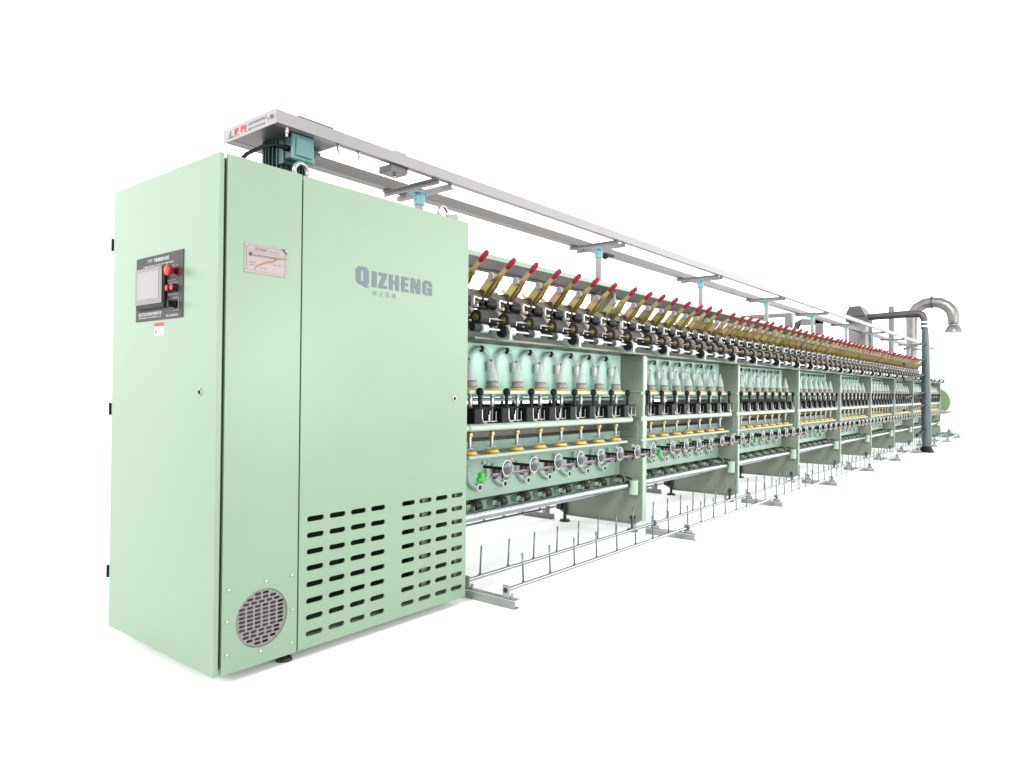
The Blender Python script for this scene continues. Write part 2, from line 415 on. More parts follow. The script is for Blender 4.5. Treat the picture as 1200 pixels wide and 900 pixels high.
b = MB(); b.prism([(.306,1.434),(.324,1.434),(.320,1.460),(.310,1.460)], -.038, -.015, 'x'); add('switch_handle', (b, 'black'), sel)
b = MB()
for z in (1.4735,1.4225): b.box(-.005, -.0042, .293, .339, z-.0006, z+.0006)
b.box(-.005, -.0042, .2924, .2936, 1.4225, 1.4735)
add('switch_outline', (b, 'inkw'), sel)
def ct(s, yl, yr, z0, z1, bold=0, m='inkw'): text('panel_lettering', s, m, (-.0046, yl, z0), RL, U_, yl-yr, z1-z0, cp, bold)
ct('JWQZ', .566, .522, 1.637, 1.651, .01); ct('智能高速短纤倍捻机', .508, .376, 1.634, 1.651, .02)
ct('Intelligent High Speed Two-For-One Twister Machine', .604, .336, 1.6165, 1.626, .02)
ct('浙江祺正纺织机械有限公司', .643, .438, 1.413, 1.428, .02); ct('ZHEJIANG QIZHENG TEXTILE MACHINERY CO.,LTD', .643, .438, 1.402, 1.409, .02)
ct('TEL: 0575-86267766', .398, .295, 1.400, 1.409, .02)
ct('急停  ON', .345, .300, 1.602, 1.608); ct('PUSH  STOP', .385, .315, 1.544, 1.549)
ct('启动  停止', .380, .300, 1.533, 1.539); ct('START STOP', .380, .300, 1.486, 1.491)
# warning sticker
b = MB(); b.box(-.001, 0, .420, .505, 1.328, 1.380)
ws = add('warning_sticker', (b, 'white'), cab)
b = MB(); b.box(-.0016, -.0011, .420, .505, 1.365, 1.380); b.prism([(.502,1.338),(.480,1.338),(.491,1.358)], -.0016, -.0011, 'x')
add('sticker_red_mark', (b, 'inkr'), ws)
text('sticker_lettering', '注意安全', 'ink', (-.0017,.474,1.349), RL, U_, .044, .008, ws)
text('sticker_lettering', '请勿触摸机器', 'inkg', (-.0017,.474,1.341), RL, U_, .044, .005, ws)
text('sticker_lettering', '警 告', 'ink', (-.0018,.486,1.3685), RL, U_, .045, .008, ws)
# feet, eye bolts, bracket
for x, y in ((.35,.07),(.12,.80),(1.28,.80),(1.3,.45)):
    if 1:
        b = MB(); b.cyl((x, y, FL), (x, y, FL+.012), .035, .03, 20); b.cyl((x, y, FL+.012), (x, y, .05), .012, n=10)
        add('levelling_foot', (b, 'dark'), cab)
for x in (.425, 1.30):
    b = MB(); b.cyl((x,.1,1.99), (x,.1,2.015), .02, .014, 14)
    b.tube([(x+.034*math.cos(t*PI/10), .1+.02*math.cos(t*PI/10)*.0, 2.048+.034*math.sin(t*PI/10)) for t in range(20)], .0095, 10, closed=True)
    add('eye_bolt', (b, 'rod'), cab)
b = MB(); b.prism([(1.325,1.99),(1.41,1.99),(1.41,2.045),(1.395,2.062),(1.325,2.04)], .09, .096, 'y')
add('top_lug', (b, 'plate'), cab)

# ------------------------------------------------------------------ unit meshes (x relative to the unit, y and z true)
def arm_profile(pts, w):
    L = []; Rr = []
    for i, (y, z) in enumerate(pts):
        a = Vector(pts[max(i-1,0)]); c = Vector(pts[min(i+1,len(pts)-1)]); d = (c-a).normalized(); n = Vector((-d.y, d.x))
        ww = w[i]/2; L.append((y+n.x*ww, z+n.y*ww)); Rr.append((y-n.x*ww, z-n.y*ww))
    return L, Rr
def strip(b, pts, w, x0, x1):
    L, Rr = arm_profile(pts, w)
    for i in range(len(pts)-1): b.prism([L[i], L[i+1], Rr[i+1], Rr[i]], x0, x1, 'x')
def edge_strip(b, pts, w, x0, x1, t=.003):
    L, Rr = arm_profile(pts, w)
    n = len(pts)
    for side in (L,):
        for i in range(n-1):
            (y0,z0),(y1,z1) = side[i], side[i+1]
            b.add([(x0,y0,z0),(x1,y0,z0),(x1,y1,z1),(x0,y1,z1)], [(0,1,2,3)])

U = {}
lev = [(.475,1.690),(.42,1.728),(.362,1.778),(.335,1.82),(.285,1.866),(.245,1.898)]
b = MB(); strip(b, lev, [.05,.05,.048,.046,.030,.024], -.004, 0); strip(b, lev[:4], [.05,.05,.048,.046], -.030, -.026)
L, Rr = arm_profile(lev, [.05,.05,.048,.046,.028,.022])
for i in range(3): b.prism([Rr[i], Rr[i+1], (Rr[i+1][0]*.96+L[i+1][0]*.04, Rr[i+1][1]*.96+L[i+1][1]*.04), (Rr[i][0]*.96+L[i][0]*.04, Rr[i][1]*.96+L[i][1]*.04)], -.026, -.004, 'x')
U['lever'] = b.mesh('cradle_lever', 'olive')
b = MB(); b.tube([(0,.268,1.878),(0,.255,1.890),(0,.215,1.923),(0,.205,1.932),(0,.201,1.935)], [.012,.0175,.0175,.013,.004], 12)
U['grip'] = b.mesh('red_grip', 'red')
b = MB(); b.lathe((.0,.345,1.828), (1,0,0), [(0,.012),(.008,.012),(.008,.0255),(.016,.0265),(.024,.024),(.025,.017),(.021,.015),(.021,.006),(.024,.005),(.024,0)], 20)
U['disc_r'] = b.mesh('bobbin_disc', 'pale')
sa = [(.485,1.682),(.43,1.738),(.375,1.796),(.343,1.828)]
b = MB(); strip(b, sa, [.056,.056,.054,.05], 0, .004)
L, Rr = arm_profile(sa, [.056,.056,.054,.05])
for i in range(3):
    b.prism([Rr[i], Rr[i+1], (Rr[i+1][0]*.95+L[i+1][0]*.05, Rr[i+1][1]*.95+L[i+1][1]*.05), (Rr[i][0]*.95+L[i][0]*.05, Rr[i][1]*.95+L[i][1]*.05)], .004, .032, 'x')
b.cyl((.0,.343,1.828), (.004,.343,1.828), .025, n=20)
U['short'] = b.mesh('cradle_arm', 'olive')
b = MB(); b.lathe((0,.343,1.828), (-1,0,0), [(0,.012),(.004,.013),(.006,.0245),(.014,.0255),(.021,.023),(.022,.016),(.018,.014),(.018,.007),(.022,.006),(.022,0)], 20)
U['disc_l'] = b.mesh('bobbin_disc', 'pale')
b = MB(); b.tube([(-.06,.47,1.752),(.0,.50,1.74),(.10,.50,1.74)], .005, 6); b.box(-.01,.06,.418,.50,1.715,1.752,.004); b.box(.075,.11,.42,.47,1.70,1.745,.004)
b.cyl((.005,.410,1.735),(.005,.418,1.735),.008,n=8); b.cyl((.04,.410,1.730),(.04,.418,1.730),.007,n=8)
U['cbase'] = b.mesh('cradle_hinge', 'oliveb')
# drive drum and feed drum
b = MB(); b.lathe((0,.165,1.532), (1,0,0), [(0,.019),(0,.040),(.004,.044),(.074,.044),(.078,.040),(.078,0)], 28)
U['drum'] = b.mesh('feed_roller', 'rubber')
b = MB(); b.lathe((0,.165,1.532), (-1,0,0), [(-.01,.0215),(.003,.0215),(.004,.017),(-.002,.016),(-.002,.007),(.005,.006),(.005,0)], 18); b.box(-.008,-.002,.15,.185,1.529,1.536)
U['drumhub'] = b.mesh('roller_hub', 'brass')
b = MB(); b.lathe((-.150,.292,1.553), (1,0,0), [(.0,.030),(0,.049),(.004,.053),(.166,.053),(.17,.049),(.17,.0)], 32)
U['drum2'] = b.mesh('drive_drum', 'rubber')
b = MB()
for k in range(0,6):
    t0 = PI*(.02+.085*k); t1 = PI*(.02+.085*(k+1))
    b.add([(-.030,.292-.0545*math.cos(t0),1.553+.0545*math.sin(t0)),(.012,.292-.0545*math.cos(t0),1.553+.0545*math.sin(t0)),(.012,.292-.0545*math.cos(t1),1.553+.0545*math.sin(t1)),(-.030,.292-.0545*math.cos(t1),1.553+.0545*math.sin(t1)),
           (-.004,.292-.0535*math.cos(t0),1.553+.0535*math.sin(t0)),(-.004,.292-.0535*math.cos(t1),1.553+.0535*math.sin(t1))], [(0,1,2,3),(0,3,5,4)])
U['drumband'] = b.mesh('drum_band', 'pink')
b = MB(); b.cyl((-.02,.2,1.515),(.10,.2,1.515),.006,n=8); b.box(.082,.088,.13,.22,1.505,1.53); b.cyl((.0,.24,1.548),(.18,.24,1.548),.005,n=8)
U['yarnguide'] = b.mesh('yarn_guide_rod', 'steel')
# traverse row
b = MB(); b.box(0,.014,.372,.40,1.632,1.694,.002); b.box(.0,.035,.370,.400,1.682,1.694,.002); b.box(0,.045,.368,.400,1.628,1.640,.002); b.box(.0,.014,.34,.372,1.630,1.642,.002)
U['trav'] = b.mesh('traverse_bracket', 'white')
b = MB(); b.cyl((.03,.39,1.682),(.225,.39,1.682),.012,n=12); b.lathe((.145,.40,1.660),(1,0,0),[(0,.014),(.02,.028),(.078,.034),(.078,0)],16)
b.cyl((.095,.39,1.68),(.085,.36,1.60),.004,n=6)
U['sleeve'] = b.mesh('traverse_sleeve', 'rubber')
b = MB(); b.cyl((.042,.387,1.684),(.078,.387,1.684),.0135,n=12); 
U['silverband'] = b.mesh('sleeve_band', 'steel')
b = MB(); b.cyl((.100,.387,1.684),(.135,.387,1.684),.0135,n=12)
U['silverband2'] = b.mesh('sleeve_band', 'steel')
# front rod collars
b = MB(); b.lathe((0,.12,1.465),(1,0,0),[(0,.008),(0,.024),(.008,.025),(.011,.020),(.032,.020),(.035,.025),(.043,.024),(.043,.008)],16)
U['collar'] = b.mesh('rod_collar', 'white')
b = MB(); b.lathe((-.062,.135,1.468),(1,0,0),[(0,.0),(0,.024),(.055,.026),(.055,0)],16)
U['sleeveb'] = b.mesh('collar_sleeve', 'rubber')
b = MB(); b.lathe((0,.125,1.462),(1,0,0),[(0,0),(0,.038),(.012,.040),(.024,.036),(.026,0)],22)
U['bearing'] = b.mesh('rod_bearing', 'black')
b = MB(); b.box(.03,.036,.105,.24,1.418,1.50); b.box(.03,.052,.10,.105,1.418,1.47); b.box(.03,.07,.105,.2,1.414,1.418)
U['lbracket'] = b.mesh('rod_bracket', 'rail')
# spindle unit
b = MB(); b.lathe((0,.285,.770),(0,0,1),[(0,.0),(0,.036),(.002,.036),(.003,.010),(.02,.011),(.06,.011),(.06,.013),(.10,.013),(.10,.009),(.22,.009),(.225,.013),(.30,.013),(.305,.011),(.315,.011),(.318,.033),(.320,.033),(.321,0)],16)
U['spindle'] = b.mesh('spindle', 'steel')
b = MB(); b.lathe((0,.285,.836),(0,0,1),[(0,.0),(0,.020),(.008,.021),(.028,.021),(.033,.017),(.033,0)],8); b.lathe((0,.285,.913),(0,0,1),[(0,.0),(0,.02),(.008,.018),(.012,0)],12)
U['nut'] = b.mesh('brass_collar', 'brass')
b = MB(); b.lathe((0,.285,1.128),(0,0,1),[(0,0),(0,.038),(.006,.041),(.012,.037),(.034,.037),(.040,.040),(.044,.034),(.044,0)],22)
U['pot'] = b.mesh('spindle_pot', 'cup')
b = MB(); b.lathe((0,.285,1.116),(0,0,1),[(0,0),(0,.047),(.004,.049),(.008,.045),(.012,.041),(.012,0)],24)
U['ring'] = b.mesh('yellow_ring', 'yellow')
b = MB(); b.lathe((0,.285,1.172),(0,0,1),[(0,.037),(.003,.036),(.05,.026),(.10,.014),(.125,.007),(.13,.006),(.13,0)],20)
U['cone'] = b.mesh('clear_cone', 'cone')
b = MB(); b.lathe((-.012,.285,1.290),(0,0,1),[(0,.004),(.004,.009),(.012,.007),(.016,0)],10)
U['tip'] = b.mesh('cone_tip', 'purple')
b = MB(); b.lathe((0,.285,.731),(0,0,1),[(0,.0),(0,.051),(.003,.055),(.006,.055),(.007,.043),(.018,.041),(.020,.037),(.020,.028),(.016,.026),(.016,0)],24)
U['lowcup'] = b.mesh('yellow_cup', 'yellow')
# balloon shield: flattened translucent U tube in front of the back plate
pts = [(-.094,.395,1.12),(-.094,.395,1.20)]+[(-.094*math.cos(t*PI/12),.395,1.283+.094*math.sin(t*PI/12)) for t in range(13)]+[(.094,.395,1.20),(.094,.395,1.12)]
b = MB(); b.tube(pts, .0155, 12)
U['shield'] = b.mesh('balloon_tube', 'clear')
b = MB(); b.lathe((.094,.395,1.235),(0,0,1),[(0,.015),(0,.0195),(.06,.021),(.062,.019)],12)
U['tubesleeve'] = b.mesh('tube_sleeve','white')
b = MB(); b.lathe((0,.372,1.372),(0,1,0),[(-.004,.0),(-.004,.010),(.04,.011)],12); b.box(-.009,.009,.372,.395,1.352,1.392,.003)
U['shieldclip'] = b.mesh('tube_clip', 'black')
pts = [(-.094,.405,.64)]+[(.094*math.sin(t*PI/16),.405,.60-.094*math.cos(t*PI/16)) for t in range(-8,9)]+[(.094,.405,.66)]
b = MB(); b.tube(pts, .0165, 10)
U['lowtube'] = b.mesh('lower_tube', 'clear')
b = MB(); b.lathe((0,.392,.506),(0,-1,0),[(-.01,.024),(.006,.024),(.008,.017)],16)
U['eyelet'] = b.mesh('tube_eyelet', 'white')
b = MB(); b.lathe((0,.390,.506),(0,-1,0),[(0,.0165),(.0045,.0165),(.0045,0)],14)
U['eyehole'] = b.mesh('eyelet_hole', 'dark')
# brake box
b = MB(); b.box(-.035,.035,.212,.34,.918,1.008,.004); b.box(.035,.215,.31,.335,.93,1.006,.002); b.box(.035,.215,.25,.31,1.0,1.010,.001); b.cyl((.13,.285,.94),(.13,.285,1.0),.030,n=16); b.cyl((.055,.27,.925),(.055,.27,.975),.015,n=12)
U['brake'] = b.mesh('brake_box', 'black')
b = MB(); b.cyl((0,.205,1.008),(0,.205,1.095),.0115,n=10); b.sphere((0,.205,1.104),.0235,12,8,(1,1,1.05))
U['knob'] = b.mesh('brake_knob', 'black')
b = MB(); b.tube([(.041,.222,1.0),(.041,.222,.95),(.044,.215,.925),(.058,.20,.916)], .0055, 8)
b.box(.062,.20,.235,.30,.924,.928); b.cyl((.13,.245,.93),(.13,.245,.965),.007,n=8); b.cyl((.145,.25,.93),(.145,.25,.99),.004,n=8); b.box(.185,.19,.235,.24,.928,.985)
U['lhook'] = b.mesh('brake_lever', 'steel')
# guide disc on the front rod
b = MB(); b.lathe((0,-.045,.681),(0,-1,0),[(-.002,.0),(-.002,.042),(.002,.043),(.006,.038),(.012,.024),(.014,.0)],28)
U['gdisc'] = b.mesh('guide_disc', 'glassdisc')
b = MB(); b.tube([(.0435*math.cos(2*PI*i/24),-.046,.681+.0435*math.sin(2*PI*i/24)) for i in range(24)], .0022, 6, closed=True)
U['gring'] = b.mesh('disc_rim', 'white')
b = MB(); b.box(-.008,.008,-.04,.13,.668,.684,.003); b.cyl((0,-.01,.62),(0,-.01,.67),.006,n=8)
U['garm'] = b.mesh('disc_arm', 'black')
b = MB(); b.box(-.01,.01,.03,.06,.615,.668,.003); b.box(-.008,.008,.005,.02,.63,.668,.002)
U['gpad'] = b.mesh('arm_block', 'maroon')
b = MB(); b.box(-.009,.009,-.05,-.032,.632,.645,.003)
U['gclip'] = b.mesh('disc_clip', 'yellow')
b = MB(); b.lathe((0,.13,.690),(0,0,1),[(0,.014),(.006,.016),(.018,.012),(.024,.0)],12)
U['gknob'] = b.mesh('arm_knob', 'pale')
# belt roller
b = MB(); b.lathe((0,.418,.386),(1,0,0),[(0,.026),(0,.036),(.004,.039),(.058,.039),(.062,.036),(.064,.012),(.09,.010),(.09,0)],24)
U['broll'] = b.mesh('belt_roller', 'rubber')
b = MB(); b.lathe((0,.418,.386),(-1,0,0),[(-.01,.027),(.0,.027),(.001,.018),(-.004,.016),(-.004,.006),(.006,.005),(.006,0)],18)
U['bhub'] = b.mesh('roller_hub', 'brass')
b = MB(); b.box(-.055,-.01,.415,.46,.372,.402,.003); b.box(-.020,-.012,.385,.46,.368,.392,.002)
U['bbrk'] = b.mesh('roller_bracket', 'mint')

# ------------------------------------------------------------------ bay level meshes
S = {}
W = PITCH
# side panel at the right end of each bay
prof = [(.222,.07),(.222,1.405),(.50,1.405),(.50,1.946),(.72,1.946),(.72,1.405),(1.018,1.405),(1.018,.07),(.96,.035),(.28,.035)]
b = MB(); b.prism(prof, W-.008, W, 'x'); b.box(W-.03, W-.008, .28, .96, .035, .045)
S['panel'] = b.mesh('side_panel', 'paint_shaded')
b = MB(); b.prism([p for p in prof if p[1] < 1.5], W-.008, W, 'x'); S['panel_low'] = b.mesh('side_panel', 'paint_shaded')
for key, fw in (('flange', .046), ('flange1', .066)):
    b = MB(); h_ = fw*.48; b.box(W+.001, W+h_, .213, .221, .06, 1.405); b.box(W+h_+.004, W+fw, .217, .223, .06, 1.40); b.box(W+h_, W+h_+.004, .219, .25, .06, 1.405)
    b.box(W+.001, W+.05, 1.019, 1.027, .06, 1.405); b.box(W+.001, W+.022, .492, .5, 1.42, 1.935); b.box(W+.001, W+.022, .721, .728, 1.42, 1.935)
    S[key] = b.mesh('panel_flange', 'rail')
b = MB(); b.box(W+.001, W+.022, .213, .221, .06, 1.405); b.box(W+.026, W+.046, .217, .223, .06, 1.40); S['flange_low'] = b.mesh('panel_flange', 'rail')
b = MB()
b.lathe((W-.008,0,0),(-1,0,0),[(0,.009),(.005,.008),(.007,0)],8)
S['bolts'] = b.mesh('panel_bolt', 'steel')
b = MB(); pts = [(W-.010,.26,.70),(W-.010,.26,.83),(W-.010,.29,.87),(W-.010,.40,.875)]
b.tube(pts, .003, 6); b.tube([(W-.010,.26,.70),(W-.010,.29,.685),(W-.010,.34,.69)], .003, 6)
S['cover_line'] = b.mesh('cover_plate_edge', 'paint')
b = MB(); b.cyl((W-.03,.29,FL),(W-.03,.29,FL+.018),.048,.04,20); b.cyl((W-.03,.29,FL+.018),(W-.03,.29,.11),.011,n=10); b.box(W-.05,W-.012,.275,.305,.085,.10)
S['foot'] = b.mesh('levelling_foot', 'dark')
# covers, tray, plates, rails
b = MB(); b.box(.0,W-.002,.395,.68,1.948,1.953); b.box(0,W-.002,.676,.68,1.930,1.948)
S['cover'] = b.mesh('top_cover', 'beam')
b = MB(); b.box(.0,W-.002,.388,.394,1.946,1.976); b.box(0,W-.002,.394,.68,1.972,1.976)
S['coverlip'] = b.mesh('cover_edge', 'paint')
b = MB(); b.box(.0,W-.012,.425,.50,1.694,1.704); b.box(0,W-.012,.425,.431,1.704,1.738)
S['hingebar'] = b.mesh('hinge_bar', 'oliveb')
b = MB(); b.box(0,W-.012,.205,.47,1.412,1.418); b.box(0,W-.012,.199,.204,1.412,1.424); b.box(0,W-.012,.455,.46,1.418,1.50)
S['tray'] = b.mesh('roller_tray', 'paint_shaded')
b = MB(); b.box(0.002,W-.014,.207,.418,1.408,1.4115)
S['traybot'] = b.mesh('tray_shade_sheet', 'oliveb')  # added dark sheet, its colour stands for the shade under the tray
b = MB(); b.cyl((0,.12,1.465),(W,.12,1.465),.0085,n=12)
S['frontrod'] = b.mesh('takeup_rod', 'chrome')
b = MB(); b.cyl((0,.165,1.532),(W-.02,.165,1.532),.006,n=8); b.cyl((0,.292,1.553),(W,.292,1.553),.011,n=10)
S['rollshaft'] = b.mesh('roller_shaft', 'steel')
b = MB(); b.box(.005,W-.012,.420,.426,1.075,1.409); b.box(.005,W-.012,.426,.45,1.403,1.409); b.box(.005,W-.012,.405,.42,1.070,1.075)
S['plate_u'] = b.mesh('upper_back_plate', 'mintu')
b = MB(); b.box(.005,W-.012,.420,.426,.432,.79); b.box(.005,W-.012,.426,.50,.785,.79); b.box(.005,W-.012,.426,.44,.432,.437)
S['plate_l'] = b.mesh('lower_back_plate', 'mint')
def railm(x1, z0, z1, y0, y1, th, bev=.004):
    b = MB(); b.box(-.02, x1, y0, y0+th, z0, z1, bev); b.box(-.02, x1-.004, y0+th-.001, y1, z1-.004, z1-.0005); b.box(-.02, x1-.004, y0+th-.001, y0+th+.03, z0, z0+.003)
    return b
S['rail_a'] = railm(W-.245,1.090,1.114,.216,.40,.012).mesh('pot_rail','rail')
S['rail_b'] = railm(W-.165,.872,.912,.212,.37,.020,.010).mesh('spindle_rail','rail')
b = MB(); b.box(-.07,-.018,.213,.37,.873,.911,.009); S['railend'] = b.mesh('rail_end','rail')
b = MB(); b.box(-.02,W-.175,.233,.37,.9117,.9145)
S['rail_b_top'] = b.mesh('rail_top','zinc')
S['rail_c'] = railm(W-.245,.711,.730,.216,.42,.008).mesh('cup_rail','rail')
b = MB(); b.box(-.02,W-.25,.226,.415,.7297,.7322)
S['rail_c_top'] = b.mesh('rail_top','zinc')
b = MB(); b.box(0,W-.05,.36,.372,1.045,1.056); b.box(0,W-.05,.36,.41,1.056,1.060)
S['rail_a2'] = b.mesh('lower_rail_strip','mint')
b = MB(); b.cyl((-.02,.30,.357),(W-.13,.30,.357),.0305,n=24)
S['shaft'] = b.mesh('belt_shaft', 'chrome')
b = MB(); b.cyl((W-.13,.30,.357),(W-.07,.30,.357),.024,n=16); b.box(W-.08,W-.008,.27,.33,.37,.385); b.cyl((W-.12,.25,.415),(W-.05,.34,.418),.007,n=8)
S['shaftneck'] = b.mesh('shaft_coupling', 'black')
b = MB(); b.cyl((W-.062,.262,.285),(W-.062,.262,.40),.036,n=20); b.box(W-.03,W-.008,.25,.31,.29,.40)
S['shaftend'] = b.mesh('shaft_bracket', 'rail')
b = MB(); b.box(.0,W-.10,.462,.470,.322,.412); b.box(0,W-.10,.435,.462,.322,.327); b.box(0,W-.1,.462,.50,.406,.412)
S['channel'] = b.mesh('belt_channel', 'mint')
b = MB(); b.box(0,W-.09,.43,.52,.414,.426)
S['gapbar'] = b.mesh('dark_gap_bar', 'dark')  # dark bar filling the gap between lower plate and channel
b = MB(); b.cyl((-.1,-.025,.652),(W-.1,-.025,.652),.0065,n=10); b.cyl((-.1,-.01,.640),(W-.1,-.01,.640),.004,n=8)
S['grod'] = b.mesh('disc_rod', 'rodp')
b = MB(); b.box(-.210,-.178,-.045,-.012,.622,.672,.005); b.cyl((-.225,-.03,.635),(-.16,-.03,.635),.012,n=10)
S['gclipbig'] = b.mesh('rod_clip', 'greenclip')
b = MB(); b.box(.0,W-.012,.56,.68,.80,.803); b.box(0,W-.012,.56,.563,.80,.84); b.box(0,W-.012,.677,.68,.80,.84)
S['inner'] = b.mesh('inner_trough', 'plate')
b = MB(); b.box(0, W-.012, .47,.475, 1.09, 1.13); b.box(0,W-.012,.765,.77,1.09,1.13)
b = MB(); b.box(-.03,.03,.45,.79,1.40,1.409); 
S['spacer'] = b.mesh('cross_tie', 'paint_shaded')

ORD = ['first', 'second', 'third', 'fourth', 'fifth', 'sixth', 'seventh', 'eighth', 'ninth']
BAYL = ['green twisting machine bay directly beside the tall cabinet, largest bay in view',
        'second machine bay from the cabinet, mint back plate behind clear cones',
        'third machine bay from the cabinet, between the second and fourth green side panels',
        'fourth machine bay from the cabinet, with white rails and yellow cups',
        'fifth machine bay from the cabinet, below the fifth overhead post',
        'sixth machine bay from the cabinet, narrow in view with black spindle row',
        'seventh machine bay from the cabinet, crossed by black stubs of the slate pole',
        'eighth machine bay from the cabinet, partly behind the slate floor pole',
        'last machine bay at the far end, right behind the slate floor pole']
def make_bay(n):
    rx, ry, rz = X0+n*PITCH+W/2, YC, FL
    root = thing('machine_bay', BAYL[n], 'machine bay', (rx, ry, rz), 'bays of the long twisting machine')
    bx = X0+n*PITCH
    def P(name, key, x=0.0, side=0, parent=None):
        me = S.get(key) or U.get(key)
        if parent is not None: return add(name, me, parent)
        if side == 0: return add(name, me, root, (bx+x-rx, -ry, -rz))
        # the rear side: the same part turned half round the machine's centre line
        return add(name, me, root, (W-x+bx-rx, 2*YC-ry, -rz), PI)
    pn = P('side_panel','panel' if n < NB-2 else 'panel_low'); P('panel_flange',('flange1' if n == 0 else 'flange') if n < NB-2 else 'flange_low',parent=pn)
    
    for by, bz in ((.31,1.06),(.36,1.06),(.31,1.16),(.34,.80),(.39,.80),(.36,.71),(.27,.975),(.27,1.35),(.3,1.39),(.30,.56),(.30,.53),(.36,.44)):
        add('panel_bolt', S['bolts'], pn, (0, by, bz))
    P('cover_plate_edge','cover_line',parent=pn)
    P('levelling_foot','foot')
    o = add('levelling_foot', U_foot, root, (bx-rx, -ry, -rz))
    P('cross_tie','spacer',.7)
    if n < NB-1: cv = P('top_cover','cover'); P('cover_edge','coverlip',parent=cv)
    P('inner_trough','inner')
    for side in (0, 1):
        if side and n > 5: break
        if n < NB-1: P('hinge_bar','hingebar',0,side)
        for nm, k in (('roller_tray','tray'),('takeup_rod','frontrod'),('roller_shaft','rollshaft'),('upper_back_plate','plate_u'),
                      ('lower_back_plate','plate_l'),('belt_shaft','shaft'),('belt_channel','channel'),('gap_strip','gapbar'),('rail_strip','rail_a2')):
            P(nm, k, 0, side)
        P('tray_shade_sheet','traybot',0,side)
        P('pot_rail','rail_a',0,side)
        r_ = P('spindle_rail','rail_b',0,side); r0_ = r_ if not side else r0_; P('rail_top','rail_b_top',parent=r_)
        r_ = P('cup_rail','rail_c',0,side); P('rail_top','rail_c_top',parent=r_)
        if not side and n == 0:
            P('rail_end','railend',parent=r0_)
        if not side:
            sb = P('shaft_bracket','shaftend'); P('shaft_coupling','shaftneck',parent=sb)
            gr_ = P('disc_rod','grod'); P('rod_clip','gclipbig',parent=gr_)
        for j in range(3): P('rod_bracket','lbracket',.17+.75*j,side)
        full = not side
        for k in range(8):
            q = .25*k
            s_ = q+.012 if k else .06
            if n < NB-1:                              # the last bay carries no winding heads
                l = P('cradle_lever','lever',-.13+q,side); P('bobbin_disc','disc_r',parent=l)
                if not side:
                    P('red_grip','grip',parent=l)
                    t_ = math.radians(random.uniform(-2.2, 2.2)); cy, cz = .465, 1.69     # each handle rests a little differently
                    l.rotation_euler.x = t_
                    l.location += Vector((0, cy-(cy*math.cos(t_)-cz*math.sin(t_)), cz-(cy*math.sin(t_)+cz*math.cos(t_))))
                a = P('cradle_arm','short',.073+q,side); P('bobbin_disc','disc_l',parent=a); P('cradle_hinge','cbase',parent=a)
                d = P('feed_roller','drum',-.035+q,side); P('roller_hub','drumhub',parent=d); P('yarn_guide_rod','yarnguide',parent=d)
                d = P('drive_drum','drum2',.045+q,side); P('drum_band','drumband',parent=d)
                t = P('traverse_bracket','trav',-.07+q,side); P('traverse_sleeve','sleeve',parent=t)
                P('sleeve_band','silverband',parent=t); P('sleeve_band','silverband2',parent=t)
            if k or not n:                            # the first unit of a bay stands hidden behind the divider
             sp = P('spindle','spindle',s_,side); P('brass_collar','nut',parent=sp)
             po = P('spindle_pot','pot',s_,side); P('yellow_ring','ring',parent=po); P('clear_cone','cone',parent=po); P('cone_tip','tip',parent=po)
             P('yellow_cup','lowcup',s_,side)
            br = P('brake_box','brake',.055+q,side); P('brake_knob','knob',parent=br); P('brake_lever','lhook',parent=br)
            if full:
                c = P('rod_collar','collar',-.035+q); P('collar_sleeve','sleeveb',parent=c)
                if k % 3 == 1: P('rod_bearing','bearing',-.10+q)
                if k or not n:
                 sh = P('balloon_tube','shield',q+.022); P('tube_clip','shieldclip',parent=sh); P('tube_sleeve','tubesleeve',parent=sh)
                 lt = P('lower_tube','lowtube',q+.022); e = P('tube_eyelet','eyelet',parent=lt); P('eyelet_hole','eyehole',parent=lt)
                g = P('guide_disc','gdisc',q+.008)
                for nm, kk in (('disc_rim','gring'),('disc_arm','garm'),('arm_block','gpad'),('disc_clip','gclip'),('arm_knob','gknob')): P(nm, kk, parent=g)
                r2 = P('belt_roller','broll',q-.012); P('roller_hub','bhub',parent=r2); P('roller_bracket','bbrk',parent=r2)
    return root
b = MB(); b.cyl((W-.03,.95,FL),(W-.03,.95,FL+.018),.048,.04,20); b.cyl((W-.03,.95,FL+.018),(W-.03,.95,.20),.014,n=10); b.box(W-.045,W-.010,.98,1.03,.08,.2)
U_foot = b.mesh('levelling_foot', 'dark')
for n in range(NB): make_bay(n)

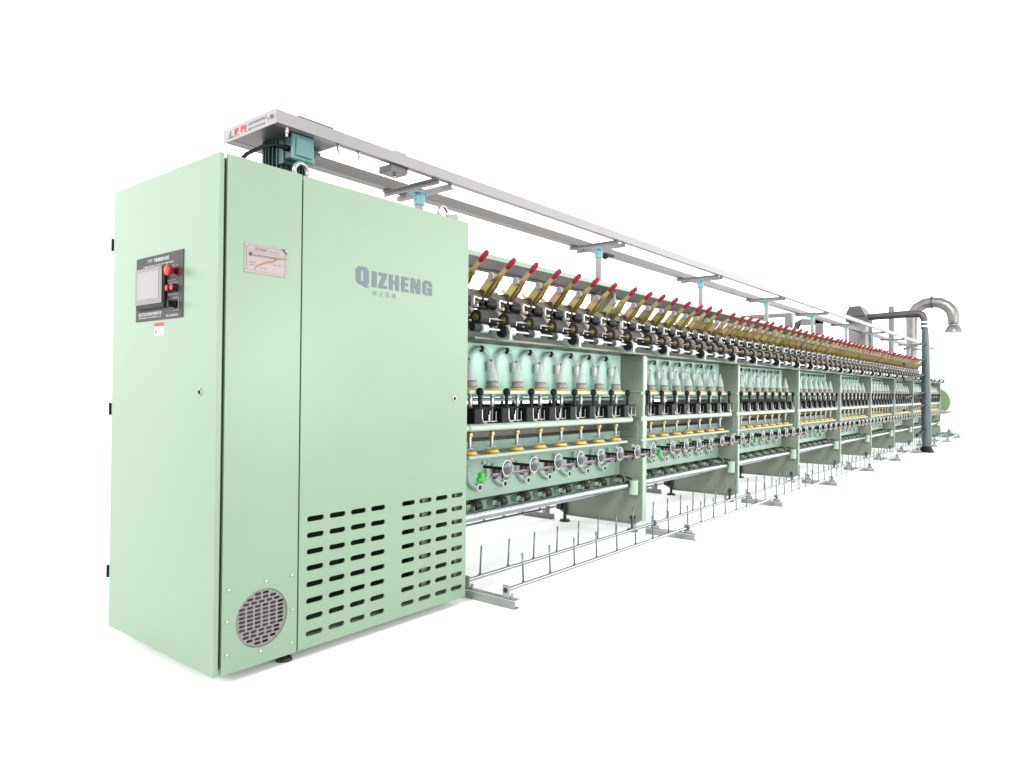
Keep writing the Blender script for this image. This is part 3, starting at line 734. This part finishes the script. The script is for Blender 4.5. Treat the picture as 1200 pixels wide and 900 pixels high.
# ------------------------------------------------------------------ creel racks on the floor
def creel_meshes():
    b = MB(); b.cyl((0,.09,.070),(W-.05,.09,.070),.0115,n=14); r1 = b.mesh('rear_rod','rod')
    b = MB(); b.cyl((0,-.19,.070),(W-.05,-.19,.070),.0115,n=14); r2 = b.mesh('front_rod','rod')
    b = MB(); b.cyl((0,.09,.078),(.012,.092,.24),.0052,n=8); b.cyl((0,.09,.072),(0,.09,.086),.010,n=8); p1 = b.mesh('creel_peg','peg')
    b = MB(); b.cyl((0,-.19,.078),(-.012,-.19,.24),.0052,n=8); b.cyl((0,-.19,.072),(0,-.19,.086),.010,n=8); p2 = b.mesh('creel_peg','peg')
    b = MB(); b.box(-.02,.02,-.255,.16,FL,FL+.004); b.box(-.024,-.020,-.255,.16,FL,FL+.042); b.box(-.02,.02,-.255,.16,FL+.044,FL+.048)
    ft = b.mesh('floor_bracket','bracket')
    hd = []
    for y in (.09,-.19):
        b = MB(); b.box(-.018,-.008,y-.026,y+.026,FL+.048,.098,.006); b.box(-.008,.014,y-.02,y+.02,FL+.048,FL+.056); b.cyl((-.018,y,.07),(-.008,y,.07),.02,n=14); b.cyl((.0,y-.03,FL+.05),(.0,y-.03,FL+.075),.008,n=8)
        hd.append(b.mesh('rod_holder','pale'))
    b = MB()
    b.cyl((-.022,-.19,.070),(-.0185,-.19,.070),.013,n=14)
    hb = b.mesh('rod_bore','dark')
    return r1, r2, p1, p2, ft, hd, hb
CR = creel_meshes()
CRL = ['low rack of upright pegs in front of the bay beside the cabinet',
       'low rack of upright pegs on the floor in front of the second bay']+[
       'low rack of pegs in front of the %s bay from the cabinet' % ORD[i] for i in range(2,9)]
def creel(n, side):
    bx = 1.515 if n == 0 else X0+n*PITCH-.025
    L = (X0+(n+1)*PITCH-.025)-bx
    if not side:
        root = thing('creel_rack', CRL[n], 'creel rack', (bx, -.05, FL), 'peg racks along the front of the machine')
        def A(nm, me, x=0, par=None): return add(nm, me, par or root, (x, .05, -FL) if par is None else (0,0,0))
    else:
        root = thing('creel_rack', 'rear peg rack behind the machine, seen under the %s bay' % ORD[n], 'creel rack', (bx+L, 2*YC+.05, FL), 'peg racks along the rear of the machine')
        root.rotation_euler = (0,0,PI)
        def A(nm, me, x=0, par=None): return add(nm, me, par or root, (x, .05, -FL) if par is None else (0,0,0))
    f = A('floor_bracket', CR[4]); A('rod_holder', CR[5][0]); h = A('rod_holder', CR[5][1]); A('rod_bore', CR[6], 0, h)
    r1 = A('rear_rod', CR[0]); r2 = A('front_rod', CR[1])
    if n == 0: r1.scale.x = r2.scale.x = (L-.02)/(W-.05)
    for k in range(8):
        A('creel_peg', CR[2], X0+n*PITCH-.06+.25*k-bx); A('creel_peg', CR[3], X0+n*PITCH-.026+.25*k-bx)
    if n == NB-1 and not side: A('floor_bracket', CR[4], L); A('rod_holder', CR[5][0], L); A('rod_holder', CR[5][1], L)
for n in range(NB): creel(n, 0)
for n in range(3): creel(n, 1)

# ------------------------------------------------------------------ overhead conveyor
XE = X0+NB*PITCH+.3
cv = thing('overhead_conveyor', 'long grey overhead conveyor frame on posts above the machine', 'conveyor', (X0, YC, FL))
def CA(nm, me, par=None, loc=None):
    if par: return add(nm, me, par)
    return add(nm, me, cv, (-X0, -YC, -FL))
b = MB(); b.box(.484,XE,.378,.383,2.345,2.406); b.box(.484,XE,.383,.42,2.402,2.406); b.box(.484,XE,.383,.42,2.345,2.349)
fbm = CA('front_beam', (b,'beam'))
b = MB(); b.box(.484,XE,.770,.775,2.345,2.406); b.box(.484,XE,.775,.84,2.402,2.406); b.box(.484,XE,.775,.84,2.345,2.349)
CA('rear_beam', (b,'zincdk'))
b = MB(); b.box(.484,.86,.384,.769,2.346,2.350)
CA('motor_tray', (b,'beamdk'))
b = MB(); b.box(.478,.4835,.378,.84,2.340,2.408)
ep = CA('end_plate', (b,'sign'))
b = MB(); b.cyl((.470,.41,2.378),(.478,.41,2.378),.009,n=12); b.cyl((.46,.41,2.378),(.47,.41,2.378),.005,n=8); b.box(.474,.478,.42,.45,2.374,2.378)
CA('plate_bolt', (b,'steel'), ep)
def et(s, m, yl, yr, z0, z1, bold=0): 
    o = add('plate_lettering', map_mesh(text_mesh(s, yl-yr, z1-z0, bold), (.4770, yl, z0), RL, U_, 'plate_lettering', m), ep)
et('灵', 'inkr', .742, .692, 2.350, 2.390, .03); et('敏', 'inkr', .682, .622, 2.350, 2.394, .03)
et('绍兴灵敏电机制造有限公司', 'inkb', .610, .455, 2.377, 2.392, .02); et('电话 0575-82130 88', 'inkb', .610, .470, 2.353, 2.368, .02)
b = MB(); b.prism([(.805,2.352),(.790,2.352),(.772,2.386),(.766,2.386),(.770,2.362),(.752,2.362),(.752,2.352)], .4762, .4772, 'x')
CA('maker_emblem', (b,'inkt'), ep)
b = MB(); b.box(.60,.80,.376,.40,2.4065,2.412); CA('top_strip', (b,'beamdk'), fbm)
b = MB(); b.box(1.20,1.32,.40,.50,2.305,2.343,.002)
cl = CA('beam_clamp', (b,'zincdk'))
b = MB(); b.box(1.22,1.30,.385,.41,2.407,2.416); CA('clamp_plate', (b,'beam'), cl)
b = MB(); b.cyl((1.26,.44,2.285),(1.26,.44,2.301),.009,n=8); b.cyl((1.32,.40,2.318),(1.32,.40,2.345),.007,n=8)
CA('clamp_bolt', (b,'steel'), cl)
for x in (.55,.85,.98):
    b = MB(); b.cyl((x,.40,2.318),(x,.40,2.345),.010,n=10); b.cyl((x,.40,2.300),(x,.40,2.320),.006,n=8); CA('hanger_bolt', (b,'steel'))
for k in range(NB+1):
    px = 1.615+k*PITCH
    b = MB(); b.cyl((px,YC-.01,1.93 if k else 1.9),(px,YC-.01,2.25),.026,n=16)
    po = CA('support_post', (b,'beam'))
    b = MB(); b.cyl((px,YC-.01,2.235),(px,YC-.01,2.30),.032,.036,16); b.box(px-.055,px+.055,YC-.05,YC+.03,2.30,2.312,.003); b.prism([(px-.034,2.26),(px+.034,2.26),(px+.052,2.302),(px-.052,2.302)], YC-.018, YC-.002, 'y')
    CA('post_cap', (b,'aqua'), po)
    b = MB()
    for dx in (-.055, .052):
        b.box(px+dx-.003,px+dx,.385,.865,2.313,2.343); b.box(px+dx,px+dx+.03,.385,.865,2.313,2.316) if dx > 0 else b.box(px+dx-.033,px+dx-.003,.385,.865,2.34,2.343)
    CA('cross_bar', (b,'beam'))
b = MB(); b.box(3.90,4.05,.66,.76,2.30,2.32,.004); b.sphere((3.95,.70,2.30),.03)
CA('belt_wheel', (b,'dark'))

# conveyor motor hanging below the tray
mo = thing('electric_motor', 'dark teal finned electric motor hanging under the conveyor end', 'motor', (.68,.61,2.10))
def MA(nm, me, par=None): return add(nm, me, par) if par else add(nm, me, mo, (-.68,-.61,-2.10))
b = MB(); b.cyl((.68,.61,2.05),(.68,.61,2.34),.085,n=28); b.cyl((.68,.61,2.30),(.68,.61,2.347),.10,n=28); b.cyl((.68,.61,2.02),(.68,.61,2.07),.098,n=28)
MA('motor_body', (b,'teald'))
b = MB()
for i in range(30):
    t = 2*PI*i/30; c, s_ = math.cos(t), math.sin(t)
    q = [(.68+r_*c-w*s_, .61+r_*s_+w*c) for r_, w in ((.08,-.0025),(.108,-.0016),(.108,.0016),(.08,.0025))]
    b.prism(q, 2.075, 2.338, 'z')
MA('cooling_fins', (b,'teald'))
b = MB(); b.box(.605,.715,.44,.50,2.225,2.335,.006); b.box(.60,.68,.50,.58,2.21,2.32)
jb = MA('junction_box', (b,'teal'))
b = MB(); b.box(.597,.725,.425,.4395,2.215,2.345,.007)
jl = MA('box_rim', (b,'aquab'), jb)
b = MB(); b.box(.617,.707,.418,.4248,2.235,2.325,.005)
jl = MA('box_lid', (b,'aquab'), jb)
b = MB(); b.cyl((.575,.465,2.272),(.605,.465,2.272),.015,n=14)
MA('cable_gland', (b,'black'), jb)
b = MB(); b.tube([(.58,.465,2.272),(.533,.47,2.273),(.479,.47,2.252),(.435,.47,2.223),(.392,.475,2.192),(.35,.48,2.14),(.32,.49,2.05),(.31,.5,1.98)], .0095, 10)
MA('power_cable', (b,'black'))
b = MB(); b.cyl((.83,.62,2.28),(.83,.62,2.35),.03,n=16); b.box(.78,.86,.56,.66,2.318,2.338)
MA('drive_bracket', (b,'beamdk'))

# ------------------------------------------------------------------ tail end of the machine
te = thing('tail_housing', 'pale green rounded end housing at the far end of the machine', 'machine housing', (XE-.3, YC, FL))
def TA(nm, me, par=None): return add(nm, me, par) if par else add(nm, me, te, (-(XE-.3),-YC,-FL))
b = MB(); b.cyl((20.46,.37,.93),(20.86,.37,.93),.36,n=40); TA('end_drum', (b,'drum'))
b = MB(); b.box(20.42,20.50,.222,1.02,.05,1.43,.01); TA('end_frame', (b,'paint'))
b = MB(); b.prism([(.9,FL),(-.14,FL),(-.12,.05),(.0,.11),(.02,.2),(.06,.2),(.1,.11),(.9,.11)],20.5,21.1,'x'); TA('motor_base', (b,'aquab'))
b = MB(); b.cyl((20.3,-.02,.655),(21.5,-.02,.72),.014,n=10); TA('rod_end', (b,'rodp'))
b = MB(); b.cyl((20.46,.28,1.52),(20.46,.14,1.50),.022,n=10); b.tube([(20.5,.30,1.5),(20.5,.18,1.52),(20.5,.13,1.44),(20.5,.13,1.3)],.02,10); TA('vent_hose', (b,'beam'))

# ------------------------------------------------------------------ slate pole and pipe
po = thing('duct_pole', 'slate grey suction pole standing on a black foot in front of the far bays', 'duct', (14.5,-.27,FL))
def PA(nm, me, par=None): return add(nm, me, par) if par else add(nm, me, po, (-14.5,.27,-FL))
b = MB(); b.tube([(14.50,-.285,.10),(14.50,-.275,.7),(14.5,-.268,1.5),(14.5,-.262,2.1),(14.5,-.252,2.42)],[.085,.088,.080,.072,.060],20); PA('pole_sleeve', (b,'duct'))
b = MB(); b.cyl((14.5,-.285,FL),(14.5,-.285,.11),.15,.075,20); PA('pole_foot', (b,'black'))
for z in (2.44,2.52):
    b = MB(); b.cyl((14.5,-.235,z),(14.5,-.235,z+.03),.072,n=20); PA('white_collar', (b,'white'))
b = MB(); b.tube([(14.5,-.235,2.40),(14.5,-.235,2.60),(14.5,-.20,2.68),(14.5,-.13,2.715),(14.5,.2,2.71),(14.5,.78,2.69)],[.066,.066,.074,.074,.072,.066],18); PA('cross_pipe', (b,'ductb'))
for z, dz in ((2.10,-.12),(1.80,-.10),(1.50,-.08),(1.16,-.09),(.92,-.08)):
    b = MB(); b.tube([(14.45,-.27,z),(14.1,-.24,z-.02),(13.2,-.10,z+dz*1.3)],.021,8); PA('black_stub', (b,'black'))
b = MB(); b.cyl((14.45,-.27,.42),(14.0,-.19,.33),.028,n=10); PA('black_stub', (b,'black'))
ho = thing('extractor_hood', 'dark trapezoid extractor hood above the conveyor left of the pole', 'hood', (14.5,.95,2.55))
def HA(nm, me, par=None): return add(nm, me, ho, (-14.5,-.95,-2.55))
b = MB(); b.prism([(.76,2.70),(1.16,2.70),(1.06,2.905),(.86,2.905)], 14.2, 14.8, 'x'); HA('hood_top', (b,'hood'))
b = MB(); b.box(14.22,14.78,.74,1.14,2.59,2.698,.01); HA('hood_base', (b,'hood'))
b = MB(); b.box(14.3,14.7,.78,1.10,1.95,2.588); HA('filter_box', (b,'zinc'))
b = MB(); b.box(14.2,14.26,.64,.70,FL,2.60); HA('hood_post', (b,'greyw'))

# curved silver exhaust
ex = thing('exhaust_duct', 'large curved silver exhaust duct with a flared mouth above the far end', 'exhaust duct', (21.0,1.0,FL))
pts = [(21,1.0,FL),(21,1.0,3.05)]; rs = [.125,.14]
for i in range(0, 9):
    t = PI*i/8; pts.append((21,.50+.50*math.cos(t),3.22+.44*math.sin(t))); rs.append(.15)
pts += [(21,.0,3.06)]; rs += [.13]
b = MB(); b.tube(pts, rs, 18)
def EA(nm, me): return add(nm, me, ex, (-21,-1,-FL))
EA('curved_pipe', (b,'silver'))
b = MB(); b.lathe((21,.0,3.08),(0,0,-1),[(0,.11),(.03,.14),(.05,.12),(.08,.12),(.12,.16),(.25,.22),(.27,.22),(.27,.18)],24); EA('flared_mouth', (b,'silver'))
b = MB(); b.tube([(21, .50+.50*math.cos(PI*.5)+0*i, 3.66) for i in range(1)] + [], .1) if False else b.cyl((21,.49,3.66),(21,.53,3.66),.175,n=20); EA('pipe_band', (b,'ductb'))

# dark structures behind the machine
bs = thing('duct_gantry', 'dark grey gantry of ducts standing behind the machine above the levers', 'gantry', (14.5,2.6,FL))
def BA(nm, me): return add(nm, me, bs, (-14.5,-2.6,-FL))
b = MB(); b.box(14.45,14.65,2.31,3.5,2.80,2.88,.01); BA('gantry_beam', (b,'greyw'))
b = MB(); b.box(14.5,14.6,2.93,3.01,FL,2.80,.005); BA('gantry_post', (b,'greyw'))
b = MB(); b.box(14.45,14.65,2.31,2.44,FL,2.82,.01); BA('gantry_post', (b,'greyw'))
b = MB(); b.box(14.45,14.65,1.67,1.80,FL,2.70,.01); BA('gantry_post', (b,'greyw'))
b = MB(); b.box(14.45,14.65,1.67,2.10,2.60,2.71,.01); BA('gantry_beam', (b,'greyw'))
b = MB(); b.tube([(14.6,2.24,FL),(14.6,2.24,2.5),(14.6,2.20,2.63),(14.6,2.12,2.68),(14.6,1.7,2.66)],[.06,.06,.065,.065,.05],14); BA('bent_duct', (b,'hood'))
b = MB(); b.box(19.0,19.12,1.1,1.22,FL,3.4,.01); BA('gantry_post', (b,'greyw'))

# ------------------------------------------------------------------ camera (solved from the photograph's vanishing points)
cam = bpy.data.cameras.new('camera'); co = bpy.data.objects.new('camera', cam); COL.objects.link(co)
f = 824.0; d1 = Vector((655., 14., f)).normalized(); d2 = Vector((-1037., -2., f)); d2 = (d2-d1*d2.dot(d1)).normalized(); d3 = d1.cross(d2)
R = Matrix((d1, d2, d3))
rgt, dwn, fwd = R.col[0], R.col[1], R.col[2]
Mx = Matrix((( rgt.x, -dwn.x, -fwd.x, -1.370), (rgt.y, -dwn.y, -fwd.y, -2.499), (rgt.z, -dwn.z, -fwd.z, 1.112), (0,0,0,1)))
co.matrix_world = Mx
cam.sensor_width = 36; cam.lens = f/1200*36; cam.clip_start = .05; cam.clip_end = 800
sc.camera = co

# ------------------------------------------------------------------ light: bright white studio surround, one soft key
w = bpy.data.worlds.new('World'); sc.world = w; w.use_nodes = True
nt = w.node_tree; bg = nt.nodes['Background']
tc = nt.nodes.new('ShaderNodeTexCoord'); sx = nt.nodes.new('ShaderNodeSeparateXYZ'); cr = nt.nodes.new('ShaderNodeValToRGB')
nt.links.new(tc.outputs['Generated'], sx.inputs[0])
mr = nt.nodes.new('ShaderNodeMapRange'); mr.inputs['From Min'].default_value = -1; mr.inputs['From Max'].default_value = 1
nt.links.new(sx.outputs['Z'], mr.inputs['Value']); nt.links.new(mr.outputs['Result'], cr.inputs['Fac'])
e = cr.color_ramp.elements; e[0].position = 0; e[0].color = (.75,.75,.75,1); e[1].position = 1; e[1].color = (.42,.42,.42,1)
for p, v in ((.47,.95),(.62,1.0),(.80,.66)): x = e.new(p); x.color = (v,v,v,1)
nt.links.new(cr.outputs['Color'], bg.inputs['Color']); bg.inputs['Strength'].default_value = 3.3
def area(name, loc, target, size, sy, power, col=(1,1,1)):
    l = bpy.data.lights.new(name, 'AREA'); l.shape = 'RECTANGLE'; l.size = size; l.size_y = sy; l.energy = power; l.color = col
    o = bpy.data.objects.new(name, l); COL.objects.link(o); o.location = loc
    o.rotation_euler = (Vector(target)-Vector(loc)).to_track_quat('-Z','Y').to_euler(); return o
sun = bpy.data.lights.new('key_light', 'SUN'); sun.energy = 2.7; sun.angle = math.radians(14); sun.color = (1,.99,.96)
so = bpy.data.objects.new('key_light', sun); COL.objects.link(so)
so.rotation_euler = Vector((.84,.26,-.46)).to_track_quat('-Z','Y').to_euler()

area('sheen_light', (2.62,-3.95,1.28), (.2,0,1.2), .42, 1.1, 42)  # area lamp added out of view for a sheen on the narrow panel
area('far_bay_fill', (13.5,-6.5,3.0), (11.5,.4,1.3), 16, 3, 620, (1,.98,.95))  # added area lamp, no window there; brightens the far bays

sc.render.engine = 'CYCLES'
sc.view_settings.view_transform = 'Standard'; sc.view_settings.look = 'None'; sc.view_settings.exposure = 0; sc.view_settings.gamma = 1
sc.cycles.max_bounces = 8; sc.cycles.transparent_max_bounces = 24
sc.render.resolution_x = 1024; sc.render.resolution_y = 768
